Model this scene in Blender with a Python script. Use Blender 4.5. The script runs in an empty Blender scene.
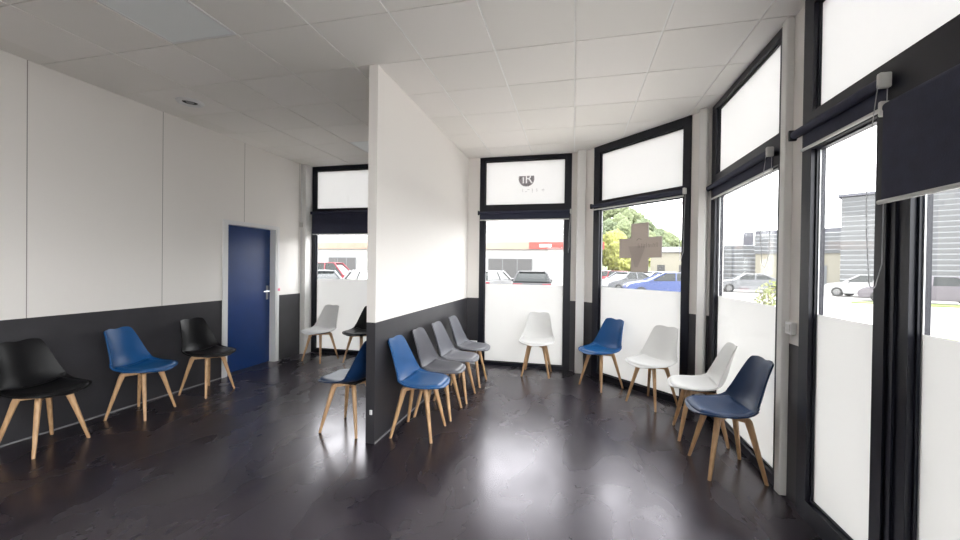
import bpy, bmesh, math, random
from mathutils import Vector, Matrix, noise

S = bpy.context.scene
COL = S.collection
PI = math.pi
random.seed(4)

# ------------------------------------------------------------------ camera
F_PX, YAW, PITCH, ROLL, EYE = 392.41, 0.23476, -0.00757, 0.01295, 1.495
HC = 3.171                                   # ceiling height
cd = bpy.data.cameras.new('camera')
cam = bpy.data.objects.new('camera', cd)
COL.objects.link(cam)
fw = Vector((-math.sin(YAW) * math.cos(PITCH), math.cos(YAW) * math.cos(PITCH), math.sin(PITCH)))
rt = Vector((math.cos(YAW), math.sin(YAW), 0))
up = rt.cross(fw)
c_, s_ = math.cos(ROLL), math.sin(ROLL)
r2, u2 = c_ * rt + s_ * up, -s_ * rt + c_ * up
cam.matrix_world = Matrix(((r2.x, u2.x, -fw.x, 0), (r2.y, u2.y, -fw.y, 0), (r2.z, u2.z, -fw.z, EYE), (0, 0, 0, 1)))
cd.sensor_width = 36.0
cd.lens = F_PX / 960 * 36.0
cd.clip_start = 0.05
cd.clip_end = 600
S.camera = cam

# ------------------------------------------------------------------ sky, exposure
w = bpy.data.worlds.new('World')
S.world = w
w.use_nodes = True
wn, wl = w.node_tree.nodes, w.node_tree.links
bg = wn['Background']
tc = wn.new('ShaderNodeTexCoord')
sx = wn.new('ShaderNodeSeparateXYZ')
rp = wn.new('ShaderNodeValToRGB')
wl.new(tc.outputs['Generated'], sx.inputs[0])
wl.new(sx.outputs['Z'], rp.inputs[0])
rp.color_ramp.elements[0].position = 0.0
rp.color_ramp.elements[0].color = (1.0, 1.0, 1.0, 1)
rp.color_ramp.elements[1].position = 0.9
rp.color_ramp.elements[1].color = (0.95, 0.97, 1.0, 1)
wl.new(rp.outputs[0], bg.inputs['Color'])
bg.inputs['Strength'].default_value = 3.3     # bright overcast
S.view_settings.view_transform = 'Standard'
S.view_settings.look = 'None'
S.view_settings.gamma = 1.0
S.view_settings.use_curve_mapping = False
S.view_settings.exposure = 1.72
S.cycles.use_denoising = True
S.cycles.max_bounces = 14
S.cycles.diffuse_bounces = 8
S.cycles.glossy_bounces = 4
S.cycles.transparent_max_bounces = 24
S.cycles.caustics_reflective = False
S.cycles.caustics_refractive = False
S.cycles.sample_clamp_indirect = 12.0

# ------------------------------------------------------------------ materials
def new_mat(name):
    m = bpy.data.materials.new(name)
    m.use_nodes = True
    return m, m.node_tree.nodes, m.node_tree.links

def pr(name, col, rough=0.5, metal=0.0, spec=0.5, bump=0.0, bscale=60.0, var=0.0, vscale=6.0, coat=0.0, rvar=0.0):
    m, n, l = new_mat(name)
    b = n['Principled BSDF']
    b.inputs['Base Color'].default_value = (*col, 1)
    b.inputs['Roughness'].default_value = rough
    b.inputs['Metallic'].default_value = metal
    b.inputs['Specular IOR Level'].default_value = spec
    b.inputs['Coat Weight'].default_value = coat
    t = n.new('ShaderNodeTexCoord')
    if var > 0 or rvar > 0:
        nz = n.new('ShaderNodeTexNoise')
        nz.inputs['Scale'].default_value = vscale
        nz.inputs['Detail'].default_value = 5
        l.new(t.outputs['Object'], nz.inputs['Vector'])
        if var > 0:
            r = n.new('ShaderNodeValToRGB')
            r.color_ramp.elements[0].position = 0.3
            r.color_ramp.elements[1].position = 0.7
            r.color_ramp.elements[0].color = (*[c * (1 - var) for c in col], 1)
            r.color_ramp.elements[1].color = (*[min(1, c * (1 + var)) for c in col], 1)
            l.new(nz.outputs['Fac'], r.inputs[0])
            l.new(r.outputs[0], b.inputs['Base Color'])
        if rvar > 0:
            mr = n.new('ShaderNodeMapRange')
            mr.inputs['To Min'].default_value = max(0.02, rough - rvar)
            mr.inputs['To Max'].default_value = min(1, rough + rvar)
            l.new(nz.outputs['Fac'], mr.inputs['Value'])
            l.new(mr.outputs[0], b.inputs['Roughness'])
    if bump > 0:
        nb = n.new('ShaderNodeTexNoise')
        nb.inputs['Scale'].default_value = bscale
        nb.inputs['Detail'].default_value = 4
        l.new(t.outputs['Object'], nb.inputs['Vector'])
        bp = n.new('ShaderNodeBump')
        bp.inputs['Strength'].default_value = bump
        bp.inputs['Distance'].default_value = 0.01
        l.new(nb.outputs['Fac'], bp.inputs['Height'])
        l.new(bp.outputs[0], b.inputs['Normal'])
    return m

M = {}
WHITE_WALL = (0.80, 0.772, 0.742)
DADO = (0.036, 0.035, 0.040)

def wall_mat(name, seams=None, dado_rough=0.45):
    """white paint over a dark grey dado, 1.02 m high; optional vertical board joints along Y"""
    m, n, l = new_mat(name)
    b = n['Principled BSDF']
    g = n.new('ShaderNodeNewGeometry')
    s = n.new('ShaderNodeSeparateXYZ')
    l.new(g.outputs['Position'], s.inputs[0])
    lt = n.new('ShaderNodeMath'); lt.operation = 'LESS_THAN'; lt.inputs[1].default_value = 1.018
    l.new(s.outputs['Z'], lt.inputs[0])
    nz = n.new('ShaderNodeTexNoise'); nz.inputs['Scale'].default_value = 3.5; nz.inputs['Detail'].default_value = 6
    l.new(g.outputs['Position'], nz.inputs['Vector'])
    rd = n.new('ShaderNodeValToRGB')
    rd.color_ramp.elements[0].position = 0.3; rd.color_ramp.elements[1].position = 0.72
    rd.color_ramp.elements[0].color = (*[c * 0.85 for c in DADO], 1)
    rd.color_ramp.elements[1].color = (*[c * 1.2 for c in DADO], 1)
    l.new(nz.outputs['Fac'], rd.inputs[0])
    white = n.new('ShaderNodeRGB'); white.outputs[0].default_value = (*WHITE_WALL, 1)
    wout = white.outputs[0]
    if seams:
        y0, pitch = seams
        a = n.new('ShaderNodeMath'); a.operation = 'SUBTRACT'; a.inputs[1].default_value = y0 - pitch / 2 + 100 * pitch * 0
        l.new(s.outputs['Y'], a.inputs[0])
        mo = n.new('ShaderNodeMath'); mo.operation = 'FLOORED_MODULO'; mo.inputs[1].default_value = pitch
        l.new(a.outputs[0], mo.inputs[0])
        d = n.new('ShaderNodeMath'); d.operation = 'SUBTRACT'; d.inputs[1].default_value = pitch / 2
        l.new(mo.outputs[0], d.inputs[0])
        ab = n.new('ShaderNodeMath'); ab.operation = 'ABSOLUTE'; l.new(d.outputs[0], ab.inputs[0])
        ls = n.new('ShaderNodeMath'); ls.operation = 'LESS_THAN'; ls.inputs[1].default_value = 0.0035
        l.new(ab.outputs[0], ls.inputs[0])
        mx = n.new('ShaderNodeMix'); mx.data_type = 'RGBA'
        l.new(ls.outputs[0], mx.inputs['Factor'])
        l.new(wout, mx.inputs[6]); mx.inputs[7].default_value = (0.30, 0.29, 0.27, 1)
        wout = mx.outputs[2]
    mm = n.new('ShaderNodeMix'); mm.data_type = 'RGBA'
    l.new(lt.outputs[0], mm.inputs['Factor']); l.new(wout, mm.inputs[6]); l.new(rd.outputs[0], mm.inputs[7])
    l.new(mm.outputs[2], b.inputs['Base Color'])
    mr = n.new('ShaderNodeMapRange'); mr.inputs['To Min'].default_value = 0.62; mr.inputs['To Max'].default_value = dado_rough
    l.new(lt.outputs[0], mr.inputs['Value']); l.new(mr.outputs[0], b.inputs['Roughness'])
    return m

M['wall_boarded'] = wall_mat('boarded wall paint with dark dado', (2.311, 1.112))
M['wall'] = wall_mat('wall paint with dark dado')
M['partition'] = wall_mat('partition paint with dark dado', None, 0.38)
M['post'] = pr('pale grey post paint', (0.76, 0.75, 0.73), 0.5)
M['white_trim'] = pr('white trim paint', (0.74, 0.74, 0.74), 0.4)
M['skirt'] = pr('grey joint strip', (0.24, 0.24, 0.25), 0.5)
M['alu'] = pr('dark anodised aluminium', (0.010, 0.011, 0.018), 0.34, 0.0, 0.28, rvar=0.04)
M['spacer'] = pr('pale aluminium spacer', (0.55, 0.56, 0.57), 0.4, 0.3)
M['rubber'] = pr('black gasket', (0.012, 0.012, 0.013), 0.6)
M['fabric'] = pr('navy blind fabric', (0.020, 0.023, 0.050), 0.75, bump=0.15, bscale=220, var=0.12, vscale=18)
M['rail'] = pr('pale blind rail', (0.62, 0.62, 0.61), 0.4)
M['plastic'] = pr('pale grey plastic', (0.60, 0.60, 0.58), 0.4)
M['chain'] = pr('bead chain grey', (0.42, 0.43, 0.45), 0.4)
M['door_blue'] = pr('blue door paint', (0.006, 0.034, 0.150), 0.38, bump=0.03, bscale=40, var=0.06)
M['steel'] = pr('brushed steel', (0.62, 0.62, 0.62), 0.3, 1.0)
M['pink'] = pr('pink tag', (0.80, 0.22, 0.32), 0.5)
M['slot'] = pr('dark vent slot', (0.02, 0.02, 0.02), 0.7)
M['diffuser'] = pr('opal light diffuser', (0.80, 0.83, 0.83), 0.35)
M['shell_blue'] = pr('blue shell plastic', (0.006, 0.070, 0.215), 0.42, spec=0.32, var=0.04)
M['pad_blue'] = pr('blue seat pad', (0.008, 0.080, 0.235), 0.36, spec=0.32, bump=0.05, bscale=180)
M['shell_navy'] = pr('deep navy shell plastic', (0.005, 0.024, 0.078), 0.42, spec=0.32, var=0.04)
M['pad_navy'] = pr('deep navy seat pad', (0.008, 0.034, 0.105), 0.46, spec=0.32, bump=0.05, bscale=180)
M['shell_grey'] = pr('grey shell plastic', (0.135, 0.138, 0.160), 0.42, spec=0.32, var=0.04)
M['pad_grey'] = pr('grey seat pad', (0.150, 0.152, 0.172), 0.38, spec=0.32, bump=0.05, bscale=180)
M['shell_dgrey'] = pr('charcoal shell plastic', (0.085, 0.085, 0.100), 0.42, spec=0.32, var=0.04)
M['pad_dgrey'] = pr('charcoal seat pad', (0.090, 0.090, 0.105), 0.38, spec=0.32, bump=0.05, bscale=180)
M['shell_black'] = pr('black shell plastic', (0.005, 0.005, 0.006), 0.42, spec=0.22)
M['pad_black'] = pr('black seat pad', (0.006, 0.006, 0.007), 0.34, spec=0.22, bump=0.05, bscale=180)
M['shell_white'] = pr('white shell plastic', (0.70, 0.70, 0.69), 0.42, spec=0.32)
M['pad_white'] = pr('white seat pad', (0.72, 0.72, 0.71), 0.38, spec=0.32, bump=0.05, bscale=180)
M['black_metal'] = pr('black mounting plate', (0.012, 0.012, 0.013), 0.5)

def wood_mat():
    m, n, l = new_mat('beech wood')
    b = n['Principled BSDF']
    t = n.new('ShaderNodeTexCoord')
    mp = n.new('ShaderNodeMapping'); mp.inputs['Scale'].default_value = (40, 40, 3)
    l.new(t.outputs['Object'], mp.inputs[0])
    nz = n.new('ShaderNodeTexNoise'); nz.inputs['Scale'].default_value = 1.4; nz.inputs['Detail'].default_value = 5
    l.new(mp.outputs[0], nz.inputs['Vector'])
    r = n.new('ShaderNodeValToRGB')
    r.color_ramp.elements[0].position = 0.3; r.color_ramp.elements[0].color = (0.44, 0.255, 0.125, 1)
    r.color_ramp.elements[1].position = 0.7; r.color_ramp.elements[1].color = (0.63, 0.395, 0.210, 1)
    l.new(nz.outputs['Fac'], r.inputs[0]); l.new(r.outputs[0], b.inputs['Base Color'])
    b.inputs['Roughness'].default_value = 0.45
    return m
M['wood'] = wood_mat()

def floor_mat():
    m, n, l = new_mat('dark resin floor')
    b = n['Principled BSDF']
    g = n.new('ShaderNodeNewGeometry')
    def nz(scale, detail, dist, stretch=(1, 1, 1), rough=0.5):
        mp = n.new('ShaderNodeMapping'); mp.inputs['Scale'].default_value = stretch; mp.inputs['Rotation'].default_value = (0, 0, 0.35)
        l.new(g.outputs['Position'], mp.inputs[0])
        t = n.new('ShaderNodeTexNoise'); t.inputs['Scale'].default_value = scale; t.inputs['Detail'].default_value = detail
        t.inputs['Distortion'].default_value = dist; t.inputs['Roughness'].default_value = rough
        l.new(mp.outputs[0], t.inputs['Vector'])
        return t.outputs['Fac']
    r = n.new('ShaderNodeValToRGB')
    r.color_ramp.elements[0].position = 0.3; r.color_ramp.elements[0].color = (0.018, 0.0150, 0.0200, 1)
    r.color_ramp.elements[1].position = 0.72; r.color_ramp.elements[1].color = (0.036, 0.0300, 0.0395, 1)
    l.new(nz(1.3, 5, 0.4), r.inputs[0]); l.new(r.outputs[0], b.inputs['Base Color'])
    mr = n.new('ShaderNodeMapRange')
    mr.inputs['From Min'].default_value = 0.3; mr.inputs['From Max'].default_value = 0.7
    mr.inputs['To Min'].default_value = 0.20; mr.inputs['To Max'].default_value = 0.34
    l.new(nz(2.4, 5, 0.5, (1, 0.55, 1)), mr.inputs['Value']); l.new(mr.outputs[0], b.inputs['Roughness'])
    bp = n.new('ShaderNodeBump'); bp.inputs['Strength'].default_value = 0.05; bp.inputs['Distance'].default_value = 0.01
    l.new(nz(5.0, 2, 0.2), bp.inputs['Height']); l.new(bp.outputs[0], b.inputs['Normal'])
    b.inputs['Specular IOR Level'].default_value = 0.72
    b.inputs['Specular Tint'].default_value = (0.96, 0.88, 1.0, 1)
    return m
M['floor'] = floor_mat()

def ceiling_mat():
    m, n, l = new_mat('mineral fibre ceiling tiles')
    b = n['Principled BSDF']
    g = n.new('ShaderNodeNewGeometry')
    # slight tile-to-tile tint
    mp = n.new('ShaderNodeMapping'); mp.inputs['Location'].default_value = (-0.584, -2.389, 0)
    l.new(g.outputs['Position'], mp.inputs[0])
    dv = n.new('ShaderNodeVectorMath'); dv.operation = 'DIVIDE'; dv.inputs[1].default_value = (0.6, 0.6, 100)
    l.new(mp.outputs[0], dv.inputs[0])
    fl = n.new('ShaderNodeVectorMath'); fl.operation = 'FLOOR'; l.new(dv.outputs[0], fl.inputs[0])
    wn_ = n.new('ShaderNodeTexWhiteNoise'); l.new(fl.outputs[0], wn_.inputs['Vector'])
    r = n.new('ShaderNodeValToRGB')
    r.color_ramp.elements[0].color = (0.80, 0.775, 0.735, 1)
    r.color_ramp.elements[1].color = (0.85, 0.82, 0.79, 1)
    l.new(wn_.outputs['Value'], r.inputs[0]); l.new(r.outputs[0], b.inputs['Base Color'])
    b.inputs['Roughness'].default_value = 0.75
    return m
M['ceiling'] = ceiling_mat()
M['tbar'] = pr('white ceiling grid bars', (0.88, 0.87, 0.85), 0.4)

def film_mat(name, col, thru, refl=0.76):
    """frosted adhesive film: scatters the daylight through, mattes the surface"""
    m, n, l = new_mat(name)
    out = n['Material Output']; n.remove(n['Principled BSDF'])
    tr = n.new('ShaderNodeBsdfTranslucent'); tr.inputs['Color'].default_value = (*col, 1)
    df = n.new('ShaderNodeBsdfDiffuse'); df.inputs['Color'].default_value = (refl, refl, refl, 1)
    mx = n.new('ShaderNodeMixShader'); mx.inputs[0].default_value = thru
    l.new(df.outputs[0], mx.inputs[1]); l.new(tr.outputs[0], mx.inputs[2])
    l.new(mx.outputs[0], out.inputs['Surface'])
    return m
M['film'] = film_mat('frosted window film', (0.955, 0.950, 0.938), 0.27)
M['opal'] = film_mat('opal transom film', (0.96, 0.952, 0.945), 0.32)

def glass_mat(name='clear window glass', tint=(0.982, 0.985, 0.982), base=0.02, k=0.6):
    m, n, l = new_mat(name)
    out = n['Material Output']; n.remove(n['Principled BSDF'])
    t = n.new('ShaderNodeBsdfTransparent'); t.inputs['Color'].default_value = (*tint, 1)
    gl = n.new('ShaderNodeBsdfGlossy'); gl.inputs['Roughness'].default_value = 0.02
    lw = n.new('ShaderNodeLayerWeight'); lw.inputs['Blend'].default_value = 0.5
    pw = n.new('ShaderNodeMath'); pw.operation = 'POWER'; pw.inputs[1].default_value = 4.0
    l.new(lw.outputs['Facing'], pw.inputs[0])
    ml = n.new('ShaderNodeMath'); ml.operation = 'MULTIPLY_ADD'; ml.inputs[1].default_value = k; ml.inputs[2].default_value = base
    l.new(pw.outputs[0], ml.inputs[0])
    mx = n.new('ShaderNodeMixShader'); l.new(ml.outputs[0], mx.inputs[0])
    l.new(t.outputs[0], mx.inputs[1]); l.new(gl.outputs[0], mx.inputs[2])
    l.new(mx.outputs[0], out.inputs['Surface'])
    return m
M['glass'] = glass_mat()
M['sign_grey'] = film_mat('translucent grey sign sheet', (0.56, 0.50, 0.455), 0.40, 0.20)
M['sign_dark'] = glass_mat('darker sign marks', (0.86, 0.86, 0.87), 0.0, 0.0)
M['sign_letter'] = glass_mat('sign lettering', (0.72, 0.72, 0.72), 0.0, 0.0)
M['logo_grey'] = glass_mat('grey logo ink', (0.60, 0.58, 0.59), 0.0, 0.0)
M['logo_faint'] = glass_mat('faint logo ink', (0.84, 0.83, 0.84), 0.0, 0.0)
M['logo_letter'] = film_mat('white logo ink', (0.97, 0.97, 0.97), 0.60)
M['logo_white'] = pr('white fascia paint', (0.80, 0.80, 0.80), 0.6)
M['asphalt'] = pr('dry pale asphalt', (0.22, 0.21, 0.20), 0.9, var=0.12, vscale=0.8, bump=0.2, bscale=30)
M['pavement'] = pr('pale paving', (0.58, 0.55, 0.51), 0.9, var=0.08, vscale=2)
M['grass'] = pr('mown grass', (0.111, 0.143, 0.039), 0.9, var=0.3, vscale=8)
M['hill'] = pr('hillside undergrowth', (0.098, 0.117, 0.058), 0.95, var=0.35, vscale=0.25)
M['crown_a'] = pr('green crown', (0.073, 0.091, 0.047), 0.9, var=0.4, vscale=1.4)
M['crown_b'] = pr('light green crown', (0.096, 0.114, 0.055), 0.9, var=0.4, vscale=1.2)
M['crown_c'] = pr('yellow green crown', (0.189, 0.195, 0.052), 0.9, var=0.4, vscale=1.2)
M['bark'] = pr('bark', (0.10, 0.075, 0.05), 0.9)
M['leaf'] = pr('yellow green leaves', (0.137, 0.156, 0.039), 0.7, var=0.3, vscale=20)
M['cladding'] = pr('white metal cladding', (0.247, 0.247, 0.240), 0.6, spec=0.2)
M['siding'] = pr('grey corrugated sheet', (0.114, 0.117, 0.120), 0.5, spec=0.2)
M['siding_pale'] = pr('pale grey ribbed sheet', (0.137, 0.143, 0.150), 0.5, spec=0.2)
M['render_cream'] = pr('cream rendered wall', (0.202, 0.189, 0.150), 0.8)
M['render_pale'] = pr('pale rendered wall', (0.169, 0.165, 0.161), 0.8)
M['roof_grey'] = pr('grey roof sheet', (0.072, 0.073, 0.086), 0.6, spec=0.2)
M['orange'] = pr('orange fascia', (0.221, 0.156, 0.120), 0.6, spec=0.2, var=0.15, vscale=0.4)
M['red_fascia'] = pr('red fascia', (0.195, 0.046, 0.039), 0.6, spec=0.2)
M['dark_glass'] = pr('dark building glass', (0.058, 0.057, 0.057), 0.5, spec=0.2)
M['car_red'] = pr('red car paint', (0.169, 0.023, 0.031), 0.25, spec=0.3, coat=0.0)
M['car_white'] = pr('white car paint', (0.247, 0.247, 0.247), 0.25, spec=0.3, coat=0.0)
M['car_dark'] = pr('charcoal car paint', (0.029, 0.029, 0.031), 0.25, spec=0.3, coat=0.0)
M['car_blue'] = pr('blue car paint', (0.036, 0.052, 0.130), 0.25, spec=0.3, coat=0.0)
M['car_silver'] = pr('silver car paint', (0.111, 0.114, 0.120), 0.3, 0.3, spec=0.3, coat=0.0)
M['car_grey'] = pr('mauve grey car paint', (0.086, 0.078, 0.088), 0.3, 0.2, spec=0.3, coat=0.0)
M['car_glass'] = pr('car window glass', (0.012, 0.014, 0.014), 0.15, spec=0.25)
M['tyre'] = pr('tyre rubber', (0.008, 0.008, 0.008), 0.8)
M['hub'] = pr('alloy wheel', (0.12, 0.12, 0.12), 0.35, 0.6)
M['tail'] = pr('red tail lamp', (0.14, 0.010, 0.020), 0.2)
M['head'] = pr('clear head lamp', (0.25, 0.25, 0.25), 0.15)

# ------------------------------------------------------------------ mesh helpers
def tag(o, label=None, cat=None, group=None, kind=None):
    if label: o['label'] = label
    if cat: o['category'] = cat
    if group: o['group'] = group
    if kind: o['kind'] = kind
    return o

def empty(name, loc=(0, 0, 0), rz=0.0, parent=None):
    o = bpy.data.objects.new(name, None)
    o.empty_display_size = 0.1
    COL.objects.link(o)
    o.location = loc
    o.rotation_euler = (0, 0, rz)
    if parent: o.parent = parent
    return o

def obj(name, bm, mat, parent=None, smooth=False, loc=None, rz=None):
    me = bpy.data.meshes.new(name)
    bmesh.ops.recalc_face_normals(bm, faces=bm.faces)
    bm.to_mesh(me)
    bm.free()
    for p_ in me.polygons: p_.use_smooth = smooth
    o = bpy.data.objects.new(name, me)
    COL.objects.link(o)
    for mm in (mat if isinstance(mat, (list, tuple)) else [mat]): me.materials.append(mm)
    if parent: o.parent = parent
    if loc: o.location = loc
    if rz is not None: o.rotation_euler = (0, 0, rz)
    return o

def smooth_angle(o, deg=35):
    me = o.data
    for p_ in me.polygons: p_.use_smooth = True
    b = bmesh.new(); b.from_mesh(me)
    for e in b.edges:
        if len(e.link_faces) == 2: e.smooth = e.calc_face_angle(0) < math.radians(deg)
    b.to_mesh(me); b.free()

def box(bm, x0, x1, y0, y1, z0, z1, mtx=None, mi=0, bev=0.0):
    co = [(x0, y0, z0), (x1, y0, z0), (x1, y1, z0), (x0, y1, z0), (x0, y0, z1), (x1, y0, z1), (x1, y1, z1), (x0, y1, z1)]
    vs = [bm.verts.new(mtx @ Vector(c) if mtx else c) for c in co]
    fs = []
    for f in ((3, 2, 1, 0), (4, 5, 6, 7), (0, 1, 5, 4), (1, 2, 6, 5), (2, 3, 7, 6), (3, 0, 4, 7)):
        fc = bm.faces.new([vs[i] for i in f]); fc.material_index = mi; fs.append(fc)
    if bev > 0:
        es = list({e for f in fs for e in f.edges})
        bmesh.ops.bevel(bm, geom=es, offset=bev, segments=2, profile=0.5, affect='EDGES')

def prism(bm, pts, z0, z1, mi=0):
    """vertical prism over a 2D outline"""
    a = [bm.verts.new((x, y, z0)) for x, y in pts]
    b = [bm.verts.new((x, y, z1)) for x, y in pts]
    n = len(pts)
    bm.faces.new(a[::-1]).material_index = mi
    bm.faces.new(b).material_index = mi
    for i in range(n):
        bm.faces.new((a[i], a[(i + 1) % n], b[(i + 1) % n], b[i])).material_index = mi

def tube(bm, pts, r, seg=8, cap=True, radii=None):
    rings = []
    pts = [Vector(p_) for p_ in pts]
    prev = None
    for i, p_ in enumerate(pts):
        d = (pts[min(i + 1, len(pts) - 1)] - pts[max(i - 1, 0)]).normalized()
        ref = Vector((0, 0, 1)) if abs(d.z) < 0.9 else Vector((1, 0, 0))
        if prev is None: u = d.cross(ref).normalized()
        else: u = (prev - d * prev.dot(d)).normalized()
        prev = u
        v = d.cross(u)
        rr = radii[i] if radii else r
        rings.append([bm.verts.new(p_ + rr * (math.cos(2 * PI * k / seg) * u + math.sin(2 * PI * k / seg) * v)) for k in range(seg)])
    for a, b in zip(rings, rings[1:]):
        for k in range(seg):
            bm.faces.new((a[k], a[(k + 1) % seg], b[(k + 1) % seg], b[k]))
    if cap:
        bm.faces.new(rings[0][::-1]); bm.faces.new(rings[-1])

def lathe(bm, prof, seg=32, mi=0):
    rings = []
    for r, z in prof:
        rings.append([bm.verts.new((r * math.cos(2 * PI * k / seg), r * math.sin(2 * PI * k / seg), z)) for k in range(seg)] if r > 1e-6 else [bm.verts.new((0, 0, z))])
    for a, b in zip(rings, rings[1:]):
        for k in range(seg):
            k2 = (k + 1) % seg
            if len(a) == 1: f = bm.faces.new((a[0], b[k2], b[k]))
            elif len(b) == 1: f = bm.faces.new((a[k], a[k2], b[0]))
            else: f = bm.faces.new((a[k], a[k2], b[k2], b[k]))
            f.material_index = mi

def copy_tree(o, parent=None):
    c = o.copy()
    COL.objects.link(c)
    c.parent = parent
    for ch in list(o.children): copy_tree(ch, c)
    return c

# ------------------------------------------------------------------ the room shell
XL, YB, XR, YF = -4.454, 5.88, 1.38, -5.0           # left wall, window wall, right glazing, wall behind the camera
TH = 0.20
CA, CB = Vector((0.063, 5.88)), Vector((1.38, 4.514))  # ends of the canted bay

outline = [(XL - TH, YF - TH), (XR + 0.10, YF - TH), (XR + 0.10, CB.y + 0.04), (CA.x + 0.04, YB + 0.10), (XL - TH, YB + 0.10)]
bm = bmesh.new(); prism(bm, outline, -0.15, 0.0)
tag(obj('floor', bm, M['floor']), kind='structure')

# ceiling: lay-in tiles over an exposed grid, cut to the plan of the room
bm = bmesh.new()
gx0, gy0 = 0.584, 2.389
for i in range(-9, 3):
    for j in range(-13, 7):
        x0, y0 = gx0 + 0.6 * i, gy0 + 0.6 * j
        if (i, j) in ((-6, -1), (-6, 4)): continue
        box(bm, x0 + (0.007 if i != -8 else -0.01), x0 + (0.593 if i != -9 else 0.59), y0 + 0.004, y0 + 0.596, HC, HC + 0.022)
def clip_to_room(b):
    for co, no in (((XL, 0, 0), (-1, 0, 0)), ((XR + 0.05, 0, 0), (1, 0, 0)), ((0, YB + 0.05, 0), (0, 1, 0)), ((0, YF, 0), (0, -1, 0)),
                   ((CA.x + 0.035, CA.y + 0.036, 0), (0.72, 0.694, 0))):
        g = b.verts[:] + b.edges[:] + b.faces[:]
        bmesh.ops.bisect_plane(b, geom=g, plane_co=co, plane_no=no, clear_outer=True)
clip_to_room(bm)
ceiling = tag(obj('ceiling', bm, M['ceiling']), kind='structure')
bm = bmesh.new()
for i in list(range(-7, 3)):
    x0 = gx0 + 0.6 * i
    box(bm, x0 - 0.012, x0 + 0.012, YF, YB + 0.1, HC + 0.007, HC + 0.020)
clip_to_room(bm)
obj('grid_bar', bm, M['tbar'], ceiling)
bm = bmesh.new(); prism(bm, outline, HC + 0.03, HC + 0.25)
obj('sky_block_slab', bm, M['roof_grey'], ceiling)  # roof slab added above the tiles to block sky light

# left wall with the door opening
DY0, DY1, DH = 4.245, 5.150, 2.045
bm = bmesh.new()
box(bm, XL - TH, XL, YF, DY0, 0, HC + 0.02)
box(bm, XL - TH, XL, DY1, YB, 0, HC + 0.02)
box(bm, XL - TH, XL, DY0, DY1, DH, HC + 0.02)
tag(obj('wall_left', bm, M['wall_boarded']), kind='structure')
bm = bmesh.new(); box(bm, XL - TH, -1.20, YF - 0.1, YF, 0, HC + 0.02)
tag(obj('wall_front', bm, M['wall']), kind='structure')

# door
door = tag(empty('door_1', (XL, DY0, 0)), kind='structure')
bm = bmesh.new(); box(bm, -0.135, -0.095, 0.03, DY1 - DY0 - 0.03, 0.006, DH - 0.025)
leaf = obj('door_leaf', bm, M['door_blue'], door)
bm = bmesh.new()
wd = DY1 - DY0
for y0, y1, z0, z1 in ((0, 0.028, 0, DH), (wd - 0.028, wd, 0, DH), (0.028, wd - 0.028, DH - 0.024, DH)):
    box(bm, -0.17, 0.006, y0, y1, z0, z1)
for y0, y1, z0, z1 in ((-0.055, 0.0, 0, DH + 0.03), (wd, wd + 0.045, 0, DH + 0.03), (0.0, wd, DH, DH + 0.03)):
    box(bm, 0.0, 0.012, y0, y1, z0, z1)
obj('door_frame', bm, M['white_trim'], door)
bm = bmesh.new()
box(bm, -0.095, -0.088, wd - 0.105, wd - 0.065, 0.96, 1.17, bev=0.002)
tube(bm, [(-0.088, wd - 0.085, 1.085), (-0.045, wd - 0.085, 1.085), (-0.040, wd - 0.095, 1.085), (-0.040, wd - 0.205, 1.085)], 0.009)
obj('door_handle', bm, M['steel'], leaf)
# unseen panel added behind the doorway, so that no daylight comes in round the leaf
bm = bmesh.new(); box(bm, XL - TH - 0.05, XL - TH - 0.002, DY0 - 0.1, DY1 + 0.1, 0, DH + 0.1)
tag(obj('doorway_light_block', bm, M['wall']), kind='structure')

# partition
PX0, PX1, PY0 = -1.688, -1.607, 2.985
bm = bmesh.new(); box(bm, PX0, PX1, PY0, YB, 0, HC - 0.003)
tag(obj('wall_partition', bm, M['partition']), kind='structure')
def skirting(name, x0, x1, y0, y1):
    bm = bmesh.new(); box(bm, x0, x1, y0, y1, 0, 0.012)
    tag(obj(name, bm, M['skirt']), kind='structure')
skirting('baseboard_left', XL, XL + 0.008, YF, DY0 - 0.06)
skirting('baseboard_partition', PX1, PX1 + 0.008, PY0, YB)

# window wall pieces, each with the dado paint
def wall_seg(name, a, b, out=0.10, z0=0, z1=HC + 0.02):
    a, b = Vector(a), Vector(b)
    t = (b - a).normalized(); n = Vector((-t.y, t.x))          # outward to the left of a->b
    bm = bmesh.new()
    prism(bm, [tuple(a), tuple(b), tuple(b + n * out), tuple(a + n * out)], z0, z1)
    return tag(obj(name, bm, M['wall']), kind='structure')
tb = (CB - CA).normalized()
W3A, W3B = Vector((0.261, 5.675)), Vector((1.224, 4.676))
wall_seg('wall_back_corner', (XL, YB), (-4.405, YB))
wall_seg('wall_back', (-3.0305, YB), (-1.4195, YB))
wall_seg('wall_bay', (-0.0475, YB), (CA.x, YB))
wall_seg('wall_bay_left', CA, W3A)
wall_seg('wall_bay_right', W3B, CB)
wall_seg('wall_right_bay', (XR + 0.012, CB.y), (XR + 0.012, 4.500))
wall_seg('wall_right', (XR + 0.012, 3.07), (XR + 0.012, 2.838))

# pale posts standing against the joints of the window wall
def post(name, cx, cy, wx, wy, rz=0.0):
    bm = bmesh.new(); box(bm, -wx / 2, wx / 2, -wy / 2, wy / 2, 0, HC, bev=0.008)
    return tag(obj(name, bm, M['post'], loc=(cx, cy, 0), rz=rz), kind='structure')
post('trim_1', -4.412, 5.79, 0.084, 0.176)
post('trim_2', 0.088, 5.805, 0.115, 0.13)
post('trim_3', 1.303, 4.535, 0.075, 0.085, -0.60)
post('trim_4', 1.381, 3.035, 0.066, 0.070)
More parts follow.
